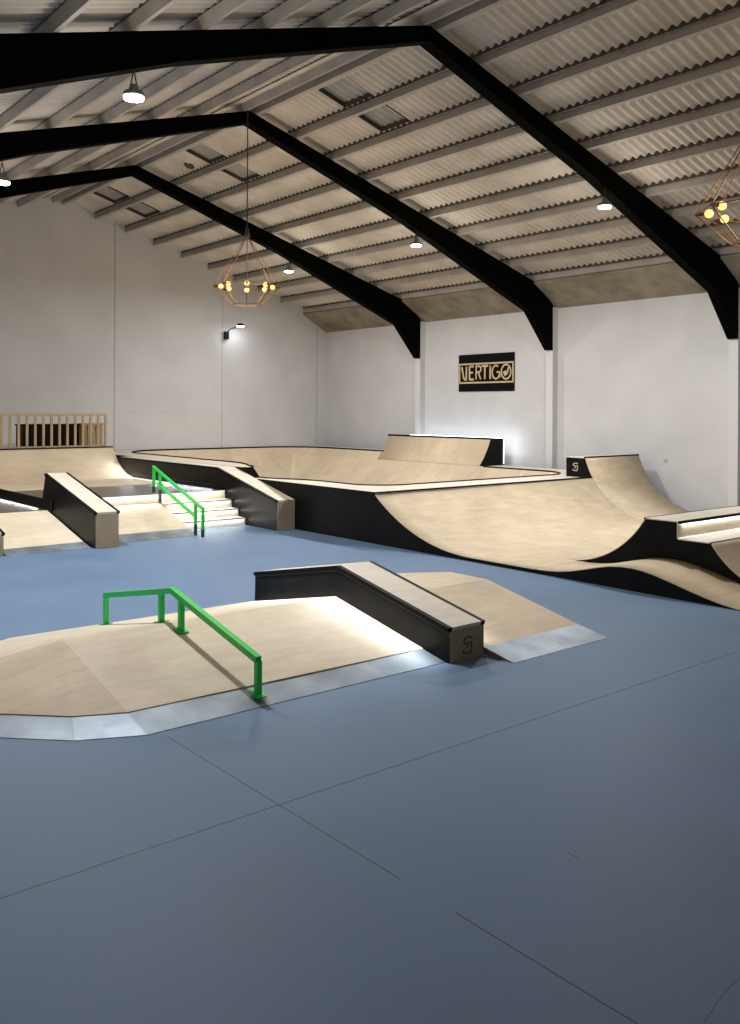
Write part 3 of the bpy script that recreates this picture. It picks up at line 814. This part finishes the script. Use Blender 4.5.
link_mesh('upper_deck', bm, M['wood_pale'], bt)
bm = NB()   # black step faces at the ends of the upper deck
for k in (hi_idx[0], hi_idx[-1]):
    o = OUT[k]
    xo = o.x if o.x > OX0+.01 else 10.754
    face(bm, [(hib[k].x, hib[k].y, HI), (xo, o.y, HI), (xo, o.y, RIM+.001), (base[k].x, base[k].y, RIM+.001)])
link_mesh('step_face', bm, M['black'], bt)
# copings
lo_idx = [k for k in range(n) if k not in hi_idx]
s = lo_idx[:]
# low rim runs from right side (y<22) round the front to left side (y<17.3)
right_low = [k for k in range(2*NS+2*NC, n) if base[k].y <= 17.3 or k >= 3*NS+2*NC]
left_low = [k for k in range(0, NS) if base[k].y <= 17.45]
link_mesh('coping', tube(NB(), [base[k]+Vector((0, 0, .004)) for k in right_low+left_low], .022, 8), M['coping'], bt, True)
link_mesh('coping', tube(NB(), [hib[k]+Vector((0, 0, .004)) for k in hi_idx], .026, 8), M['coping'], bt, True)
# outer walls
link_mesh('outer_wall', box(NB(), 10.758, 12.76, .002, 10.772, 17.28, RIM-.03), M['black'], bt)
yq0 = 10.30+math.sqrt(16-(4-(RIM-.07))**2)
link_mesh('edge_strip', box(NB(), 10.748, yq0+.052, RIM-.045, 10.80, 17.25, RIM+.032), M['coping'], bt)
link_mesh('outer_wall', box(NB(), 10.758, 17.282, .002, 10.772, 26.58, HI-.03), M['black'], bt)

# lit extension on the bowl's right side
et = thing('bowl_extension', 'raised birch wall with black end and glowing back edge on the far bowl rim', 'skate ramp', (19.4, 20, .93))
ya, yb, zt = 17.35, 21.80, 1.70
pr = [(RECT[2]+D(z)-D(RIM)-.004, z) for z in [RIM+(zt-RIM)*i/10 for i in range(11)]]
xt = pr[-1][0]
link_mesh('side_panel', prism(NB(), [(p[0]+.012, p[1]) for p in pr]+[(19.46, zt-.002), (19.46, RIM+.003), (RECT[2]+.01, RIM+.003)], ya, yb, 'y'), M['black'], et)
link_mesh('riding_surface', slab(NB(), pr, .010, ya+.002, yb-.002, 'y', side=-1), M['wood_bowl'], et, True)
link_mesh('deck', box(NB(), xt+.03, ya, zt-.001, 19.46, yb, zt+.006), M['black'], et)
link_mesh('coping', tube(NB(), [(xt+.005, ya, zt), (xt+.005, yb, zt)], .03, 8), M['coping'], et, True)
# led strip along the back edge and down the near end, shining on the wall
link_mesh('led_strip', box(NB(), 19.462, ya+.02, zt-.02, 19.475, yb-.45, zt+.022), M['led_bright'], et)
link_mesh('led_strip', box(NB(), 19.462, ya-.010, RIM+.05, 19.475, ya+.018, zt+.022), M['led_bright'], et)
area('led_light', (19.50, 19.3, zt-.01), (20.02, 19.3, zt+.05), 3.9, .02, 9, (.86, .93, 1), xdir=(0, 1, 0))
area('led_light', (19.50, ya, 1.35), (20.02, ya-.05, 1.35), .6, .02, 2.0, (.86, .93, 1), xdir=(0, 0, 1))

# ------------------------------------------------------------------ front quarter pipe, roller and extension
qx0, qxm, qx1 = 10.76, 17.42, 19.62
QZ = .07
NQ = 24
pl = arcprof(10.30, QZ, 4.0, RIM, NQ)          # mellow transition at the left end
pm = arcprof(11.15, QZ, 1.90, RIM, NQ)         # tighter one where the raised section starts
yq = pl[-1][0]
q = thing('quarter_pipe', 'wide birch quarter pipe with black curved side facing the front, below the bowl deck', 'skate ramp', (15, 11, 0))
link_mesh('side_panel', prism(NB(), [(8.95, QZ-.016)]+[(p[0], p[1]-.016) for p in pl]+[(yq, .002), (8.95, .002)], qx0, qx0+.03), M['black'], q)
bm = NB(); cols = []
for i in range(15):
    f = i/14; x = qx0-.001+(qxm-qx0)*f; f = f*f*(3-2*f)
    cols.append([bm.verts.new((x, 8.95, QZ))]+[bm.verts.new((x, a[0]+(b[0]-a[0])*f, a[1]+(b[1]-a[1])*f)) for a, b in zip(pl, pm)])
for a, b in zip(cols[:-1], cols[1:]):
    for k in range(len(a)-1): bm.faces.new((a[k], b[k], b[k+1], a[k+1]))
lo = [bm.verts.new((v.co.x, v.co.y, v.co.z-.014)) for v in cols[0]]
for k in range(len(lo)-1): bm.faces.new((cols[0][k], cols[0][k+1], lo[k+1], lo[k]))
link_mesh('riding_surface', bm, M['wood_quarter'], q, True)
link_mesh('flat_panel', box(NB(), qxm+.002, 8.95, QZ-.014, qx1, 11.14, QZ), M['wood_quarter'], q)
link_mesh('coping', box(NB(), qx0-.012, yq-.012, RIM-.03, qxm-.008, yq+.05, RIM+.032), M['coping'], q)
pe = arcprof(11.15, QZ, 1.90, 1.40, 30)
ye = pe[-1][0]
ex0, ex1 = qxm, qx1
e = thing('quarter_extension', 'raised end section of the quarter pipe with a tan logo on its black side', 'skate ramp', (18.5, 13, .07))
ph = [p for p in pe if p[1] > RIM+.02]
link_mesh('side_panel', prism(NB(), [(p[0]+.014, p[1]-.010) for p in ph]+[(13.52, 1.385), (13.52, RIM+.004), (yq+.03, RIM+.004)], ex0, ex1), M['black'], e)
link_mesh('riding_surface', slab(NB(), pe, .012, ex0+.003, ex1, side=-1), M['wood_quarter'], e, True)
link_mesh('deck', box(NB(), ex0-.004, ye+.02, 1.387, ex1, 13.53, 1.402), M['wood_pale'], e)
link_mesh('coping', box(NB(), ex0-.006, ye-.004, 1.37, ex1, ye+.03, 1.425), M['coping'], e)
link_mesh('logo', strokes(NB(), logo_lines(.18), .024, (ex0-.001, 13.32, 1.08), (0, -1, 0), (0, 0, 1), (-1, 0, 0), .004), M['logo_tan'], e)

# roller in front of it, between the outer edge and the box
rp = [(8.94, .07), (8.72, .075), (8.5, .095), (8.28, .13), (8.05, .185), (7.82, .245), (7.6, .295), (7.4, .318), (7.22, .322), (7.05, .31), (6.85, .275), (6.6, .215), (6.35, .150), (6.1, .088), (5.85, .040), (5.6, .012), (5.5, .006)]
rp = rp[::-1]
r_ = thing('roller_ramp', 'rounded birch hump with black side at the near end of the quarter pipe', 'skate ramp', (11.3, 7.2, 0))
link_mesh('side_panel', prism(NB(), [(p[0], max(p[1]-.016, .002)) for p in rp]+[(8.94, .001), (5.5, .001)], qx0, 11.88), M['black'], r_)
link_mesh('riding_surface', slab(NB(), rp, .012, qx0-.001, 11.882, side=-1), M['wood_tan'], r_, True)

# box with a transition on either side (right)
sx0, sx1 = 11.89, 17.5
s_ = thing('spine_box', 'black sided ramp box with lit step on top at the right edge', 'skate ramp', (14, 7.2, 0))
up = arcprof(9.20, .075, 1.72, .885, 18, -1)       # rises toward the camera
dn = arcprof(5.50, .004, 1.40, .63, 16, 1)         # rises away from the camera
yt0, yt1 = up[-1][0], dn[-1][0]
prof = [(p[0], p[1]-.014) for p in dn] + [(7.21, .616), (7.21, .87), ] + [(p[0], p[1]-.014) for p in up[::-1]] + [(9.20, .073), (8.94, .073), (8.94, .002), (5.5, .002)]
prof = [(p[0], max(p[1], .002)) for p in prof]
clean = []
for p in prof:
    if not clean or (Vector(p)-Vector(clean[-1])).length > 1e-3: clean.append(p)
link_mesh('side_panel', prism(NB(), clean, sx0, sx1), M['black'], s_)
link_mesh('back_surface', slab(NB(), up, .012, sx0-.001, sx1, side=1), M['wood'], s_, True)
link_mesh('front_surface', slab(NB(), dn, .012, sx0-.001, sx1, side=-1), M['wood'], s_, True)
link_mesh('upper_deck', box(NB(), sx0-.001, 7.19, .871, sx1, yt0, .886), M['wood_pale'], s_)
link_mesh('coping', box(NB(), sx0-.002, yt0-.002, .862, sx1, yt0+.022, .890), M['coping'], s_)
link_mesh('coping', box(NB(), sx0-.002, 7.165, .845, sx1, 7.189, .889), M['coping'], s_)
link_mesh('lower_deck', box(NB(), sx0-.001, yt1+.02, .617, sx1, 7.195, .631), M['wood_pale'], s_)
link_mesh('coping', box(NB(), sx0-.002, yt1-.004, .595, sx1, yt1+.02, .636), M['coping'], s_)
rs = link_mesh('riser', box(NB(), sx0+.002, 7.196, .632, sx1, 7.209, .868), M['wood'], s_)
link_mesh('led_strip', box(NB(), sx0+.02, 7.19, .835, sx1, 7.1955, .845), M['led'], rs)
link_mesh('led_strip', box(NB(), sx0+.02, 7.188, .632, sx1, 7.1955, .638), M['led'], rs)
area('led_light', (14.7, 7.175, .843), (14.7, 7.17, .6), 5.4, .012, 10, (.93, .96, 1), xdir=(1, 0, 0))

# ------------------------------------------------------------------ world, camera, view
w = bpy.data.worlds.new('world'); bpy.context.scene.world = w; w.use_nodes = True
w.node_tree.nodes['Background'].inputs[0].default_value = (.02, .022, .025, 1)
cam = bpy.data.cameras.new('camera'); co = bpy.data.objects.new('camera', cam); C.objects.link(co)
yaw, rol = .6941, .0050
F = Vector((math.sin(yaw), math.cos(yaw), 0)); R0 = Vector((math.cos(yaw), -math.sin(yaw), 0)); U0 = Vector((0, 0, 1))
R = R0*math.cos(rol)+U0*math.sin(rol); Uv = U0*math.cos(rol)-R0*math.sin(rol)
co.matrix_world = Matrix(((R.x, Uv.x, -F.x, 0), (R.y, Uv.y, -F.y, 0), (R.z, Uv.z, -F.z, 2.5), (0, 0, 0, 1)))
cam.sensor_fit = 'HORIZONTAL'; cam.sensor_width = 36; cam.lens = 36*892.59/740
cam.shift_y = -(512-410.17)/740
cam.clip_start = .05
bpy.context.scene.camera = co
vs = bpy.context.scene.view_settings
vs.view_transform = 'Standard'; vs.look = 'None'; vs.exposure = 0.0
